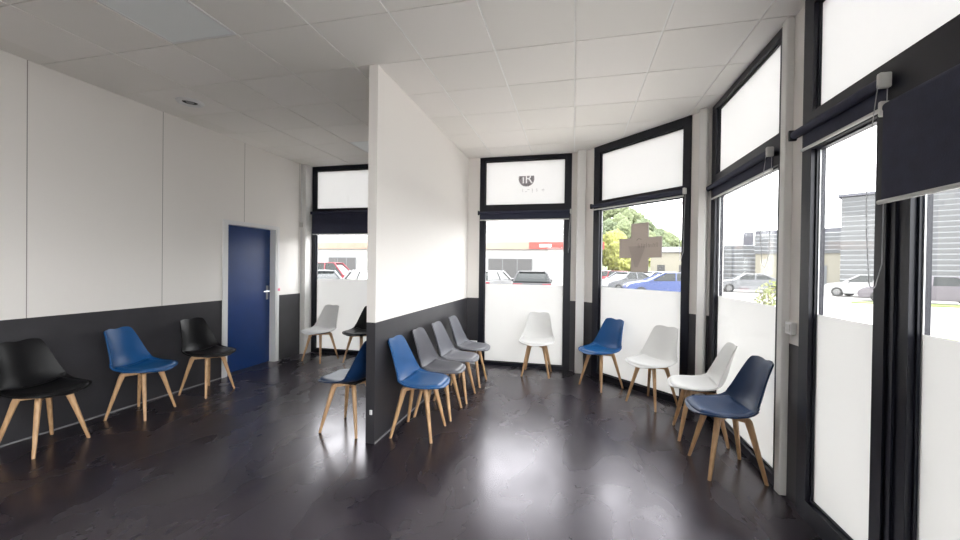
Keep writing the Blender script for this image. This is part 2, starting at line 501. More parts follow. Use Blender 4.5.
# thin conduit in the left corner
bm = bmesh.new(); tube(bm, [(-4.442, 5.685, 0.0), (-4.442, 5.685, HC)], 0.010)
pipe = obj('corner_pipe', bm, M['white_trim'])
tag(pipe, 'thin white vertical pipe in the corner left of the far left window', 'pipe')
bm = bmesh.new(); box(bm, -4.452, -4.425, 5.655, 5.715, 2.12, 2.20, bev=0.004)
obj('clip', bm, M['plastic'], pipe)

# ------------------------------------------------------------------ windows
def window(name, a, b, lw, rw, ztop, ztr, zlow, zsill, film_top, mull=(), spacer=True):
    """aluminium window along a->b (room side to the right of a->b); children are its parts"""
    a, b = Vector(a), Vector(b)
    t = (b - a); L = t.length
    ang = math.atan2(t.y, t.x)
    root = tag(empty(name, (a.x, a.y, 0), ang), kind='structure')
    # local: x along, y outward (+), room at -y
    D0, D1 = -0.012, 0.065
    bm = bmesh.new()
    box(bm, 0, lw, D0, D1, 0, HC - 0.002)
    box(bm, L - rw, L, D0, D1, 0, HC - 0.002)
    box(bm, lw, L - rw, D0, D1, ztop, HC - 0.002)
    box(bm, lw, L - rw, D0, D1, zlow, ztr)
    box(bm, lw, L - rw, D0, D1, 0, zsill)
    for m0, m1 in mull:
        box(bm, m0, m1, D0, D1, zsill, zlow)
        for q in (0.36, 0.62): box(bm, m0 + (m1 - m0) * q, m0 + (m1 - m0) * q + 0.012, D0 - 0.010, D0, zsill, zlow)
    # glazing beads, a step back from the frame
    cells = []
    xs = [lw] + [q for mm in mull for q in mm] + [L - rw]
    for k in range(0, len(xs), 2):
        cells.append((xs[k], xs[k + 1], zsill, zlow))
    cells.append((lw, L - rw, ztr, ztop))
    for x0, x1, z0, z1 in cells:
        e = 0.012
        box(bm, x0, x0 + e, 0.012, 0.05, z0, z1); box(bm, x1 - e, x1, 0.012, 0.05, z0, z1)
        box(bm, x0 + e, x1 - e, 0.012, 0.05, z0, z0 + e); box(bm, x0 + e, x1 - e, 0.012, 0.05, z1 - e, z1)
    obj('frame', bm, M['alu'], root)
    for x0, x1, z0, z1 in cells:
        e = 0.012
        low = z0 == zsill
        bm = bmesh.new(); box(bm, x0 + e, x1 - e, 0.030, 0.036, z0 + e, z1 - e)
        obj('pane' if low else 'transom_pane', bm, M['glass'], root)
        bm = bmesh.new()
        s = 0.008
        if low:
            box(bm, x0 + e, x0 + e + s, 0.0245, 0.0295, z0 + e, z1 - e); box(bm, x1 - e - s, x1 - e, 0.0245, 0.0295, z0 + e, z1 - e)
            obj('spacer_bar', bm, M['spacer'], root)
            if film_top is None: continue
            bm = bmesh.new(); box(bm, x0 + e + s, x1 - e - s, 0.0262, 0.0274, z0 + e, film_top)
            obj('frosted_film', bm, M['film'], root)
        elif film_top is not None:
            box(bm, x0 + e, x1 - e, 0.0262, 0.0274, z0 + e, z1 - e)
            obj('frosted_film', bm, M['opal'], root)
    return root

FT = 1.240
w1 = window('window_1', (-4.402, YB), (-3.03, YB), 0.098, 0.09, 3.098, 2.445, 2.330, 0.060, 1.262)
w2 = window('window_2', (-1.420, YB), (-0.047, YB), 0.080, 0.090, 3.108, 2.436, 2.300, 0.050, FT)
w3 = window('window_3', W3A, W3B, 0.105, 0.092, 3.070, 2.413, 2.300, 0.068, 1.245)
w4 = window('window_4', (XR, 4.500), (XR, 3.070), 0.120, 0.06, 3.110, 2.450, 2.235, 0.070, FT)
w5 = window('window_5', (XR, 2.838), (XR, 0.700), 0.098, 0.10, 3.090, 2.450, 2.225, 0.118, FT, mull=((0.618, 0.818),))
w6 = window('unseen_window_6', (XR, 0.700), (XR, -1.200), 0.09, 0.09, 3.090, 2.450, 2.330, 0.118, None)  # out of view, left unfilmed to add daylight on the left wall
w7 = window('unseen_window_7', (XR, -1.200), (XR, -3.100), 0.09, 0.09, 3.090, 2.450, 2.330, 0.118, None)  # likewise unseen and unfilmed, added for daylight
w8 = window('unseen_window_8', (XR, -3.100), (XR, YF), 0.09, 0.09, 3.090, 2.450, 2.330, 0.118, None)  # unseen, room lengthened for this extra daylight from the right
w9 = window('unseen_window_9', (XR, YF), (-1.20, YF), 0.09, 0.09, 3.090, 2.450, 2.380, 0.10, FT)  # unseen glazing added behind the camera to bring in daylight

# ------------------------------------------------------------------ roller blinds
def blind(a, b, zroll, zbot, label, drop_front=0.028, bracket='right', chain_z=None, rr=0.026, back=True, inset=0.0):
    """rolled fabric on a tube just in front of the transom, from a to b along the window"""
    a, b = Vector(a), Vector(b)
    t = b - a; L = t.length
    root = empty('roller_blind', (a.x, a.y, 0), math.atan2(t.y, t.x))
    tag(root, label, 'blind', 'navy roller blinds')
    bm = bmesh.new()
    yc = -drop_front
    tube(bm, [(0, yc, zroll), (L, yc, zroll)], rr, 20)
    o = obj('roller', bm, M['fabric'], root); smooth_angle(o)
    bm = bmesh.new(); yf = yc + (rr if back else -rr)
    box(bm, 0.012 + inset, L - 0.012, yf - 0.0035, yf - 0.0005, zbot + 0.012, zroll)
    obj('blind_fabric', bm, M['fabric'], root)
    bm = bmesh.new()
    tube(bm, [(0.008 + inset, yf - 0.010, zbot + 0.004), (L - 0.008, yf - 0.010, zbot + 0.004)], 0.0095, 10)
    o = obj('bottom_rail', bm, M['rail'], root); smooth_angle(o)
    for side, x0, x1 in (('left', -0.022, -0.002), ('right', L + 0.002, L + 0.030)):
        bm = bmesh.new()
        box(bm, x0, x1, yc - rr - 0.004, -0.012, zroll - 0.034, zroll + 0.034, bev=0.007)
        o = obj('bracket', bm, M['plastic'] if side == bracket else M['alu'], root); smooth_angle(o)
    if chain_z is not None:
        bm = bmesh.new()
        x = L + 0.016
        pts = [(x, yc - 0.030, zroll - 0.02)]
        n = 14
        for k in range(1, n): pts.append((x - 0.03 * math.sin(k / n * PI * 0.5), yc - 0.030 - 0.02 * math.sin(k / n * PI), zroll - 0.02 - (zroll - 0.04 - chain_z) * k / n))
        for k in range(7):
            an = PI * k / 6
            pts.append((x - 0.03 + 0.0, yc - 0.022 + 0.028 * (1 - math.cos(an)) / 2 - 0.008, chain_z - 0.03 * math.sin(an)))
        for k in range(n - 1, 0, -1): pts.append((x - 0.012 * math.sin(k / n * PI * 0.5), yc + 0.006, zroll - 0.02 - (zroll - 0.04 - chain_z) * k / n))
        pts.append((x, yc + 0.006, zroll - 0.02))
        tube(bm, pts, 0.0022, 6)
        obj('bead_chain', bm, M['chain'], root, True)
    return root
NB = Vector((-0.72, -0.694))
blind((-4.415, YB - 0.012), (-3.03, YB - 0.012), 2.378, 2.012, 'navy roller blind on the far left window, its fabric lowered a little below the roll')
blind((-1.418, YB - 0.012), (-0.070, YB - 0.012), 2.320, 2.208, 'navy roller blind rolled up under the logo window', chain_z=1.75, rr=0.024)
blind(W3A + tb * 0.005 + NB * 0.012, W3B - tb * 0.06 + NB * 0.012, 2.352, 2.302, 'navy roller blind rolled right up above the grey cross', chain_z=1.62, rr=0.024)
blind((XR - 0.012, 4.540), (XR - 0.012, 3.19), 2.335, 2.214, 'navy roller blind rolled up on the window behind the pale side chair', chain_z=1.55, inset=0.09)
blind((XR - 0.012, 2.865), (XR - 0.012, 2.140), 2.350, 2.234, 'short rolled up navy roller blind on the narrow right hand window', chain_z=1.45, inset=0.04)
blind((XR - 0.032, 2.060), (XR - 0.032, 0.760), 2.205, 1.792, 'navy roller blind lowered like a broad panel at the right edge', bracket='left', drop_front=0.035, back=False)

# ------------------------------------------------------------------ things on walls, windows and ceiling
# grey cross on the canted window
cr = empty('cross_sign', (W3A.x, W3A.y, 0), math.atan2(tb.y, tb.x))
tag(cr, 'grey plus shaped medical cross hung on the canted window', 'sign')
s0 = (Vector((0.771, 5.146)) - W3A).length
cz, aw, hw = 1.758, 0.302, 0.124
bm = bmesh.new()
out = [(-hw, -aw), (hw, -aw), (hw, -hw), (aw, -hw), (aw, hw), (hw, hw), (hw, aw), (-hw, aw), (-hw, hw), (-aw, hw), (-aw, -hw), (-hw, -hw)]
fa = [bm.verts.new((s0 + x, 0.012, cz + z)) for x, z in out]
fb = [bm.verts.new((s0 + x, 0.022, cz + z)) for x, z in out]
bm.faces.new(fa); bm.faces.new(fb[::-1])
for i in range(12): bm.faces.new((fa[i], fb[i], fb[(i + 1) % 12], fa[(i + 1) % 12]))
obj('panel', bm, M['sign_grey'], cr)
bm = bmesh.new()
va = [(-0.16, 0.02), (0.09, 0.02), (-0.02, -0.24), (-0.06, -0.24)]
f1 = [bm.verts.new((s0 + x, 0.0105, cz + z)) for x, z in va]; f2 = [bm.verts.new((s0 + x, 0.0125, cz + z)) for x, z in va]
bm.faces.new(f1); bm.faces.new(f2[::-1])
for i in range(4): bm.faces.new((f1[i], f2[i], f2[(i + 1) % 4], f1[(i + 1) % 4]))
obj('emblem', bm, M['sign_dark'], cr)
bm = bmesh.new()
rr_ = random.Random(2)
x = -0.02
while x < 0.27:                                                   # faint illegible lettering
    hh = rr_.uniform(0.03, 0.055)
    box(bm, s0 + x, s0 + x + 0.006, 0.0105, 0.0125, cz + 0.0, cz + hh)
    if rr_.random() < 0.5: box(bm, s0 + x + 0.006, s0 + x + 0.016, 0.0105, 0.0125, cz + hh - 0.008, cz + hh)
    x += rr_.uniform(0.018, 0.03)
obj('lettering', bm, M['sign_letter'], cr)
bm = bmesh.new()
tube(bm, [(s0 - 0.04, 0.0115, cz + 0.09), (s0 - 0.01, 0.0115, cz + 0.115), (s0 + 0.03, 0.0115, cz + 0.10)], 0.005, 6)
obj('crest', bm, M['sign_letter'], cr)

# round logo on the middle transom
lg = empty('window_logo', (-0.712, YB + 0.0252, 2.832))
tag(lg, 'faded round grey logo with a white letter on the middle transom', 'logo')
R_ = 0.118
bm = bmesh.new()
N = 40
ring = [(R_ * math.cos(-PI - 0.35 + (PI + 0.70) * k / N), R_ * math.sin(-PI - 0.35 + (PI + 0.70) * k / N)) for k in range(N + 1)]
f1 = [bm.verts.new((x, -0.001, z)) for x, z in ring]; f2 = [bm.verts.new((x, 0.001, z)) for x, z in ring]
bm.faces.new(f1); bm.faces.new(f2[::-1])
for i in range(N + 1): bm.faces.new((f1[i], f2[i], f2[(i + 1) % (N + 1)], f1[(i + 1) % (N + 1)]))
disc = obj('disc', bm, M['logo_grey'], lg)
def text(body, size, mat, parent, loc, name, depth=0.0008):
    cu = bpy.data.curves.new(name, 'FONT'); cu.body = body; cu.size = size; cu.extrude = depth
    cu.align_x = 'CENTER'; cu.align_y = 'CENTER'
    o = bpy.data.objects.new(name, cu); COL.objects.link(o)
    dg = bpy.context.evaluated_depsgraph_get(); dg.update()
    me = bpy.data.meshes.new_from_object(o.evaluated_get(dg))
    bpy.data.objects.remove(o)
    n_ = bpy.data.objects.new(name, me); COL.objects.link(n_)
    me.materials.clear(); me.materials.append(mat)
    if parent: n_.parent = parent
    n_.location = loc; n_.rotation_euler = (PI / 2, 0, 0)
    return n_
cut = text('iR', 0.20, M['logo_grey'], None, (-0.712 + 0.012, YB + 0.0252, 2.832 - 0.008), 'cutter', 0.02)
bo = disc.modifiers.new('cut', 'BOOLEAN'); bo.operation = 'DIFFERENCE'; bo.solver = 'EXACT'; bo.object = cut
dg = bpy.context.evaluated_depsgraph_get(); dg.update()
me_ = bpy.data.meshes.new_from_object(disc.evaluated_get(dg))
disc.modifiers.clear(); disc.data = me_
bpy.data.objects.remove(cut)
for x, w_, z0, z1 in [(-0.06, 0.010, 0.0, 0.05), (-0.02, 0.03, 0.0, 0.012), (0.02, 0.03, 0.03, 0.042), (0.085, 0.012, -0.01, 0.05), (0.15, 0.012, 0.0, 0.045), (0.225, 0.05, 0.018, 0.028)]:
    bm = bmesh.new()
    box(bm, x, x + w_, -0.001, 0.001, -0.20 + z0, -0.20 + z1)
    if w_ == 0.05: box(bm, x + 0.02, x + 0.03, -0.0012, 0.0012, -0.202, -0.152)
    obj('caption_mark', bm, M['logo_faint'], lg)

# white boxes and switches
def small_box(name, x0, x1, y0, y1, z0, z1, label, cat, mat='plastic', bev=0.005):
    bm = bmesh.new(); cx, cy = (x0 + x1) / 2, (y0 + y1) / 2
    box(bm, x0 - cx, x1 - cx, y0 - cy, y1 - cy, 0, z1 - z0, bev=bev)
    o = obj(name, bm, M[mat], loc=(cx, cy, z0)); return tag(o, label, cat)
small_box('junction_box', -1.606, -1.435, YB - 0.06, YB, 0.0, 0.36, 'white box at floor level in the corner behind the grey chairs', 'box', 'white_trim')
sw = small_box('light_switch', XR - 0.022, XR + 0.010, 2.905, 2.985, 1.085, 1.165, 'white square light switch beside the near pale post', 'switch', 'white_trim')
bm = bmesh.new(); box(bm, -0.020, -0.014, -0.026, 0.026, 0.014, 0.066, bev=0.002)
obj('rocker', bm, M['plastic'], sw)
small_box('wall_clip', PX0 + 0.040, PX0 + 0.062, PY0 - 0.012, PY0, 0.245, 0.285, 'tiny white clip low on the black end of the partition', 'clip', 'white_trim', 0.003)
small_box('key_tag', XL, XL + 0.014, 5.165, 5.215, 1.085, 1.125, 'small pink tag on the wall beside the blue door handle', 'tag', 'pink', 0.004)

# round ceiling vent
vt = empty('ceiling_vent', (-3.905, 3.273, HC))
tag(vt, 'round white ceiling vent with dark slots above the left wall', 'vent')
bm = bmesh.new(); lathe(bm, [(0.072, 0.0), (0.074, -0.010), (0.092, -0.022), (0.116, -0.014), (0.124, 0.0)], 40)
o = obj('rim', bm, M['white_trim'], vt); smooth_angle(o)
bm = bmesh.new(); lathe(bm, [(0.0, -0.002), (0.068, -0.002), (0.068, 0.0), (0, 0.0)], 40)
obj('backing', bm, M['slot'], vt)
bm = bmesh.new(); lathe(bm, [(0.0, -0.014), (0.030, -0.013), (0.036, -0.008), (0.036, -0.0035), (0, -0.0035)], 32)
o = obj('core', bm, M['skirt'], vt); smooth_angle(o)

# two unlit square light panels set into the ceiling grid
def panel(i, j, label):
    x0, y0 = gx0 + 0.6 * i, gy0 + 0.6 * j
    root = empty('ceiling_light', (x0 + 0.3, y0 + 0.3, HC))
    tag(root, label, 'light', 'square ceiling light panels')
    bm = bmesh.new()
    for q in ((-0.292, 0.292, -0.297, -0.279), (-0.292, 0.292, 0.279, 0.297), (-0.292, -0.274, -0.279, 0.279), (0.274, 0.292, -0.279, 0.279)):
        box(bm, *q, 0.0, 0.016)
    obj('frame', bm, M['white_trim'], root)
    bm = bmesh.new(); box(bm, -0.274, 0.274, -0.279, 0.279, 0.002, 0.012)
    obj('diffuser', bm, M['diffuser'], root)
panel(-6, -1, 'large unlit square light panel set in the ceiling at the top left')
panel(-6, 4, 'small looking square light panel in the ceiling left of the partition')

# ------------------------------------------------------------------ chairs
PROF = [(0.263, 0.438, 0.045), (0.255, 0.449, 0.103), (0.240, 0.4555, 0.147), (0.215, 0.459, 0.185), (0.180, 0.460, 0.214), (0.140, 0.458, 0.231), (0.09, 0.4545, 0.239),
        (0.03, 0.450, 0.241), (-0.03, 0.449, 0.240), (-0.08, 0.453, 0.236), (-0.12, 0.465, 0.230), (-0.150, 0.488, 0.222), (-0.172, 0.521, 0.213), (-0.188, 0.560, 0.204),
        (-0.202, 0.610, 0.193), (-0.214, 0.660, 0.182), (-0.226, 0.710, 0.171), (-0.237, 0.755, 0.161), (-0.247, 0.795, 0.152), (-0.255, 0.825, 0.143), (-0.259, 0.840, 0.133), (-0.262, 0.850, 0.112)]
CURL = [0.000, 0.003, 0.006, 0.010, 0.014, 0.018, 0.023, 0.030, 0.040, 0.052, 0.064, 0.073, 0.076, 0.074, 0.068, 0.060, 0.051, 0.042, 0.033, 0.026, 0.022, 0.016]

def shell_point(k, v):
    """k float along the profile, v -1..1 across; returns the sitting-side surface point"""
    i = min(int(k), len(PROF) - 2); f = k - i
    a, b = PROF[i], PROF[i + 1]
    x, z, hw = [a[q] + (b[q] - a[q]) * f for q in range(3)]
    cu = CURL[i] + (CURL[i + 1] - CURL[i]) * f
    tx, tz = b[0] - a[0], b[1] - a[1]
    if i > 0:
        p0 = PROF[i - 1]; tx, tz = tx * (0.5 + f * 0.5) + (a[0] - p0[0]) * (0.5 - f * 0.5), tz * (0.5 + f * 0.5) + (a[1] - p0[1]) * (0.5 - f * 0.5)
    L = math.hypot(tx, tz) or 1
    nx, nz = tz / L, -tx / L                        # towards the sitter
    if k < 2.0: nx, nz = 0.3, 0.95
    q = cu * (abs(v) ** 2.2)
    dz = -0.012 * (abs(v) ** 3) * max(0, (k - 18) / 3)
    dip = 0.014 * math.exp(-(v / 0.45) ** 2) * max(0, (k - 18.5) / 2.5)   # shallow dip in the top edge
    return Vector((x + nx * q, hw * v, z + nz * q + dz - dip))

def build_shell():
    bm = bmesh.new()
    NU, NV = 60, 26
    top = []
    for a in range(NU + 1):
        k = a / NU * (len(PROF) - 1)
        top.append([shell_point(k, -1 + 2 * b / NV) for b in range(NV + 1)])
    nrm = [[None] * (NV + 1) for _ in range(NU + 1)]
    for a in range(NU + 1):
        for b in range(NV + 1):
            du = top[min(a + 1, NU)][b] - top[max(a - 1, 0)][b]
            dv = top[a][min(b + 1, NV)] - top[a][max(b - 1, 0)]
            nrm[a][b] = du.cross(dv).normalized()
    if nrm[NU // 3][NV // 2].z < 0:
        nrm = [[-q for q in r] for r in nrm]
    T = 0.011
    tv = [[bm.verts.new(top[a][b]) for b in range(NV + 1)] for a in range(NU + 1)]
    bv = [[bm.verts.new(top[a][b] - nrm[a][b] * T) for b in range(NV + 1)] for a in range(NU + 1)]
    for a in range(NU):
        for b in range(NV):
            bm.faces.new((tv[a][b], tv[a + 1][b], tv[a + 1][b + 1], tv[a][b + 1]))
            bm.faces.new((bv[a][b], bv[a][b + 1], bv[a + 1][b + 1], bv[a + 1][b]))
    rim = [(a, 0) for a in range(NU)] + [(NU, b) for b in range(NV)] + [(a, NV) for a in range(NU, 0, -1)] + [(0, b) for b in range(NV, 0, -1)]
    for q in range(len(rim)):
        a0, b0 = rim[q]; a1, b1 = rim[(q + 1) % len(rim)]
        bm.faces.new((tv[a0][b0], tv[a1][b1], bv[a1][b1], bv[a0][b0]))
    return bm

def build_pad():
    bm = bmesh.new()
    NU, NV = 30, 22
    K0, K1 = 1.9, 10.4
    T = 0.020
    up_, lo = [], []
    for a in range(NU + 1):
        fu = a / NU * 2 - 1
        ru, rl = [], []
        for b in range(NV + 1):
            fv = b / NV * 2 - 1
            # squircle outline so that the pad has round corners
            sx_ = fu * math.sqrt(max(0, 1 - 0.16 * fv * fv)); sv = fv * math.sqrt(max(0, 1 - 0.20 * fu * fu))
            k = K0 + (K1 - K0) * (sx_ * 0.5 + 0.5)
            p_ = shell_point(k, sv * 0.93)
            p2 = shell_point(min(k + 0.1, 21), sv * 0.93); p3 = shell_point(k, min(1, sv * 0.93 + 0.05))
            nn = (p2 - p_).cross(p3 - p_).normalized()
            if nn.z < 0: nn = -nn
            edge = max(abs(fu), abs(fv))
            h = T * (1 - max(0, (edge - 0.72) / 0.28) ** 2.4) * (0.82 + 0.18 * (1 - edge * edge)) + 0.002
            ru.append(bm.verts.new(p_ + nn * h)); rl.append(bm.verts.new(p_ + nn * 0.0008))
        up_.append(ru); lo.append(rl)
    for a in range(NU):
        for b in range(NV):
            bm.faces.new((up_[a][b], up_[a + 1][b], up_[a + 1][b + 1], up_[a][b + 1]))
            bm.faces.new((lo[a][b], lo[a][b + 1], lo[a + 1][b + 1], lo[a + 1][b]))
    rim = [(a, 0) for a in range(NU)] + [(NU, b) for b in range(NV)] + [(a, NV) for a in range(NU, 0, -1)] + [(0, b) for b in range(NV, 0, -1)]
    for q in range(len(rim)):
        a0, b0 = rim[q]; a1, b1 = rim[(q + 1) % len(rim)]
        bm.faces.new((up_[a0][b0], up_[a1][b1], lo[a1][b1], lo[a0][b0]))
    return bm

def build_leg(sx_, sy_):
    """tapered, splayed beech leg with a rounded knee at the top"""
    bm = bmesh.new()
    d = Vector((sx_, sy_, 0)).normalized(); w = Vector((-d.y, d.x, 0))
    # (distance from chair axis along d, z, thickness along d, width across)
    st = [(0.264, 0.0, 0.022, 0.022), (0.247, 0.06, 0.026, 0.025), (0.221, 0.15, 0.031, 0.029), (0.189, 0.26, 0.037, 0.033), (0.165, 0.34, 0.043, 0.036),
          (0.150, 0.388, 0.050, 0.038), (0.141, 0.412, 0.050, 0.038), (0.135, 0.424, 0.040, 0.037)]
    rings = []
    for r, z, td, tw in st:
        ring = []
        for k in range(12):
            an = 2 * PI * k / 12
            cx, cy = math.cos(an), math.sin(an)
            ex = math.copysign(abs(cx) ** 0.55, cx); ey = math.copysign(abs(cy) ** 0.55, cy)
            ring.append(bm.verts.new(d * (r + ex * td / 2) + w * (ey * tw / 2) + Vector((0, 0, z))))
        rings.append(ring)
    for a, b in zip(rings, rings[1:]):
        for k in range(12): bm.faces.new((a[k], a[(k + 1) % 12], b[(k + 1) % 12], b[k]))
    bm.faces.new(rings[0][::-1]); bm.faces.new(rings[-1])
    return bm

def build_stretcher():
    bm = bmesh.new()
    for s in (1, -1):
        d = Vector((1, s, 0)).normalized()
        m = Matrix.Translation((0, 0, 0)) @ Matrix.Rotation(math.atan2(d.y, d.x), 4, 'Z')
        z0 = 0.392 if s > 0 else 0.3935
        box(bm, -0.132, 0.132, -0.018, 0.018, z0, z0 + 0.030, m, bev=0.004)
    return bm

def build_plate():
    bm = bmesh.new()
    box(bm, -0.11, 0.11, -0.09, 0.09, 0.422, 0.436, bev=0.004)
    return bm

MESH = {}
def make_chair(colour, label):
    root = empty('side_chair')
    tag(root, label, 'chair', 'shell chairs in the waiting room')
    sh = obj('seat_shell', build_shell(), M['shell_' + colour], root, True); smooth_angle(sh, 50)
    pd = obj('seat_pad', build_pad(), M['pad_' + colour], root, True); smooth_angle(pd, 60)
    for sx_, sy_ in ((1, 1), (1, -1), (-1, 1), (-1, -1)):
        lg_ = obj('leg', build_leg(sx_, sy_), M['wood'], root, True); smooth_angle(lg_, 50)
    obj('stretcher', build_stretcher(), M['wood'], root)
    obj('mounting_plate', build_plate(), M['black_metal'], root)
    return root

def recolour(root, colour):
    for ch in root.children:
        for key, slot in (('seat_shell', 'shell_'), ('seat_pad', 'pad_')):
            if ch.name.split('.')[0] == key:
                ch.data = ch.data.copy(); ch.data.materials[0] = M[slot + colour]

def face(dx, dy): return math.atan2(dy, dx)
CHAIRS = [
    ('black', -4.165, 2.265, face(1, 0.10), 'black shell chair at the left edge, nearest of those along the left wall'),
    ('blue', -4.150, 3.000, face(0.967, 0.25), 'blue shell chair between two black ones along the left wall'),
    ('black', -4.135, 3.705, face(1, 0.0), 'black shell chair along the left wall next to the blue door'),
    ('white', -3.870, 5.430, face(-0.18, -0.98), 'pale grey white shell chair with its back to the far left window'),
    ('black', -3.200, 5.500, face(-0.22, -0.98), 'black shell chair in front of the far left window, half hidden by the partition'),
    ('navy', -1.990, 3.245, face(-1.0, 0.05), 'dark navy shell chair on the left side of the partition, partly hidden by its end'),
    ('blue', -1.342, 3.315, face(1.0, 0.0), 'bright blue shell chair at the near end of the row along the partition'),
    ('dgrey', -1.330, 3.812, face(1.0, 0.0), 'charcoal shell chair right behind the blue one in the partition row'),
    ('grey', -1.305, 4.310, face(1.0, 0.0), 'grey shell chair third in the row along the partition'),
    ('grey', -1.300, 4.905, face(1.0, 0.0), 'grey shell chair at the far end of the partition row, nearest the window'),
    ('white', -0.490, 5.560, face(-0.02, -1.0), 'white shell chair facing forward alone in front of the middle window'),
    ('blue', 0.352, 5.205, face(-0.73, -0.68), 'blue shell chair below the grey cross between two windows'),
    ('white', 0.862, 4.690, face(-0.73, -0.68), 'white shell chair to the right of the blue one below the cross'),
    ('white', 1.120, 3.895, face(-0.99, 0.11), 'white shell chair by the right windows, behind the nearest blue chair'),
    ('navy', 1.128, 3.290, face(-0.99, -0.09), 'dark blue shell chair nearest on the right, beside the pale post'),
]
proto = None
for colour, x, y, rz, label in CHAIRS:
    if proto is None:
        proto = make_chair(colour, label); ch = proto
    else:
        ch = copy_tree(proto); recolour(ch, colour); ch['label'] = label
    ch.location = (x, y, 0); ch.rotation_euler = (0, 0, rz)

# ------------------------------------------------------------------ outdoors
GZ = -0.15
bm = bmesh.new(); box(bm, -150, 150, -60, 230, GZ - 0.3, GZ)
tag(obj('ground', bm, M['asphalt']), kind='structure')
bm = bmesh.new(); prism(bm, [(-8, YB + 0.10), (CA.x + 0.03, YB + 0.10), (XR + 0.10, CB.y + 0.03), (XR + 0.10, -6), (5.4, -6), (5.4, 5.6), (1.0, 8.2), (-8, 8.2)], GZ + 0.0, GZ + 0.05)
tag(obj('pavement', bm, M['pavement']), kind='structure')
def verge(pts):
    bm = bmesh.new(); prism(bm, pts, GZ + 0.001, GZ + 0.06)
    tag(obj('grass_verge', bm, M['grass']), kind='structure')
def polar(az, r): return (r * math.sin(math.radians(az)), r * math.cos(math.radians(az)))
verge([polar(33, 13), polar(40, 13.5), polar(40, 15.2), polar(33, 14.6)])
verge([polar(30, 28.5), polar(41, 30), polar(41, 31.5), polar(30, 29.6)])

def ribbed(bm, x0, x1, z0, z1, pitch, depth, y=0.0):
    """wall of horizontal ribs facing -y"""
    n = int((z1 - z0) / pitch)
    for k in range(n):
        z = z0 + k * pitch
        a = [bm.verts.new((x0, y, z)), bm.verts.new((x1, y, z)), bm.verts.new((x1, y - depth, z + pitch * 0.75)), bm.verts.new((x0, y - depth, z + pitch * 0.75)),
             bm.verts.new((x1, y, z + pitch)), bm.verts.new((x0, y, z + pitch))]
        bm.faces.new((a[0], a[1], a[2], a[3])); bm.faces.new((a[3], a[2], a[4], a[5]))

# long white warehouse across the car park
wh = empty('warehouse', (-30, 45, GZ))
tag(wh, 'long white warehouse with an orange and red fascia beyond the car park', 'building')
bm = bmesh.new(); box(bm, -42, 33.0, 0, 22, 0, 9.0)
obj('wall', bm, M['cladding'], wh)
bm = bmesh.new(); ribbed(bm, -42, 33.0, 4.9, 9.0, 0.62, 0.10, -0.02)
obj('cladding', bm, M['cladding'], wh)
bm = bmesh.new(); box(bm, -42, 25.0, -0.30, -0.01, 3.75, 4.55)
obj('fascia', bm, M['orange'], wh)
bm = bmesh.new(); box(bm, 25.0, 33.2, -0.32, -0.01, 3.75, 4.55)
obj('fascia', bm, M['red_fascia'], wh)
bm = bmesh.new()
box(bm, 26.2, 27.5, -0.34, -0.32, 4.0, 4.3)
obj('fascia_stripe', bm, M['logo_white'], wh)
for x0, x1 in ((-14, -9.5), (-1.0, 3.0), (20.2, 25.4)):
    bm = bmesh.new(); box(bm, x0, x1, -0.08, -0.005, 0.3, 2.7)
    f = obj('window', bm, M['siding'], wh)
    bm = bmesh.new()
    k = 3
    for q in range(k):
        a0 = x0 + 0.1 + q * (x1 - x0 - 0.1) / k
        box(bm, a0, a0 + (x1 - x0 - 0.1) / k - 0.1, -0.10, -0.06, 0.4, 2.6)
    obj('pane', bm, M['dark_glass'], f)

# grey ribbed shed to the right
az = 35.5
cx, cy = polar(az, 41)
sd = empty('storage_shed', (cx, cy, GZ), -math.radians(az))
tag(sd, 'grey corrugated shed wall behind the parked sedan on the right', 'building')
bm = bmesh.new(); box(bm, -4.6, 14, 0, 14, 0, 7.4)
obj('wall', bm, M['siding'], sd)
bm = bmesh.new(); ribbed(bm, -4.6, 14, 0.0, 7.4, 0.37, 0.09, -0.01)
obj('corrugation', bm, M['siding'], sd)
bm = bmesh.new(); box(bm, -4.8, 14.2, -0.2, 14.2, 7.4, 7.6)
obj('roof', bm, M['roof_grey'], sd)
# pale building seen between the shed and the hill
az = 27.2
cx, cy = polar(az, 56)
pb = empty('low_workshop', (cx, cy, GZ), -math.radians(az))
tag(pb, 'low pale workshop with a grey sheet roof left of the corrugated shed', 'building')
bm = bmesh.new(); box(bm, -5.5, 4.0, 0, 12, 0, 3.6)
obj('wall', bm, M['render_cream'], pb)
bm = bmesh.new(); ribbed(bm, -5.6, 4.1, 3.6, 6.2, 0.45, 0.10, -0.15)
obj('cladding', bm, M['siding_pale'], pb)
bm = bmesh.new(); box(bm, -5.6, 4.1, -0.05, 12.1, 3.6, 6.3)
obj('roof', bm, M['roof_grey'], pb)
bm = bmesh.new(); box(bm, -2.4, 0.8, -0.08, 0.0, 0.2, 2.3)
f = obj('door', bm, M['siding_pale'], pb)
bm = bmesh.new(); box(bm, -2.1, 0.5, -0.10, -0.07, 1.2, 2.1)
obj('pane', bm, M['dark_glass'], f)
az = 19.6
cx, cy = polar(az, 70)
pb2 = empty('ribbed_depot', (cx, cy, GZ), -math.radians(az))
tag(pb2, 'pale ribbed depot far off behind the white side chair', 'building')
bm = bmesh.new(); box(bm, -3.2, 3.2, 0, 12, 0, 5.4)
obj('wall', bm, M['siding_pale'], pb2)
bm = bmesh.new(); ribbed(bm, -3.2, 3.2, 0.0, 5.4, 0.6, 0.12, -0.01)
obj('cladding', bm, M['siding_pale'], pb2)
bm = bmesh.new(); box(bm, 0.9, 2.2, 1, 3, 5.4, 7.4)
obj('rooftop_unit', bm, M['roof_grey'], pb2)
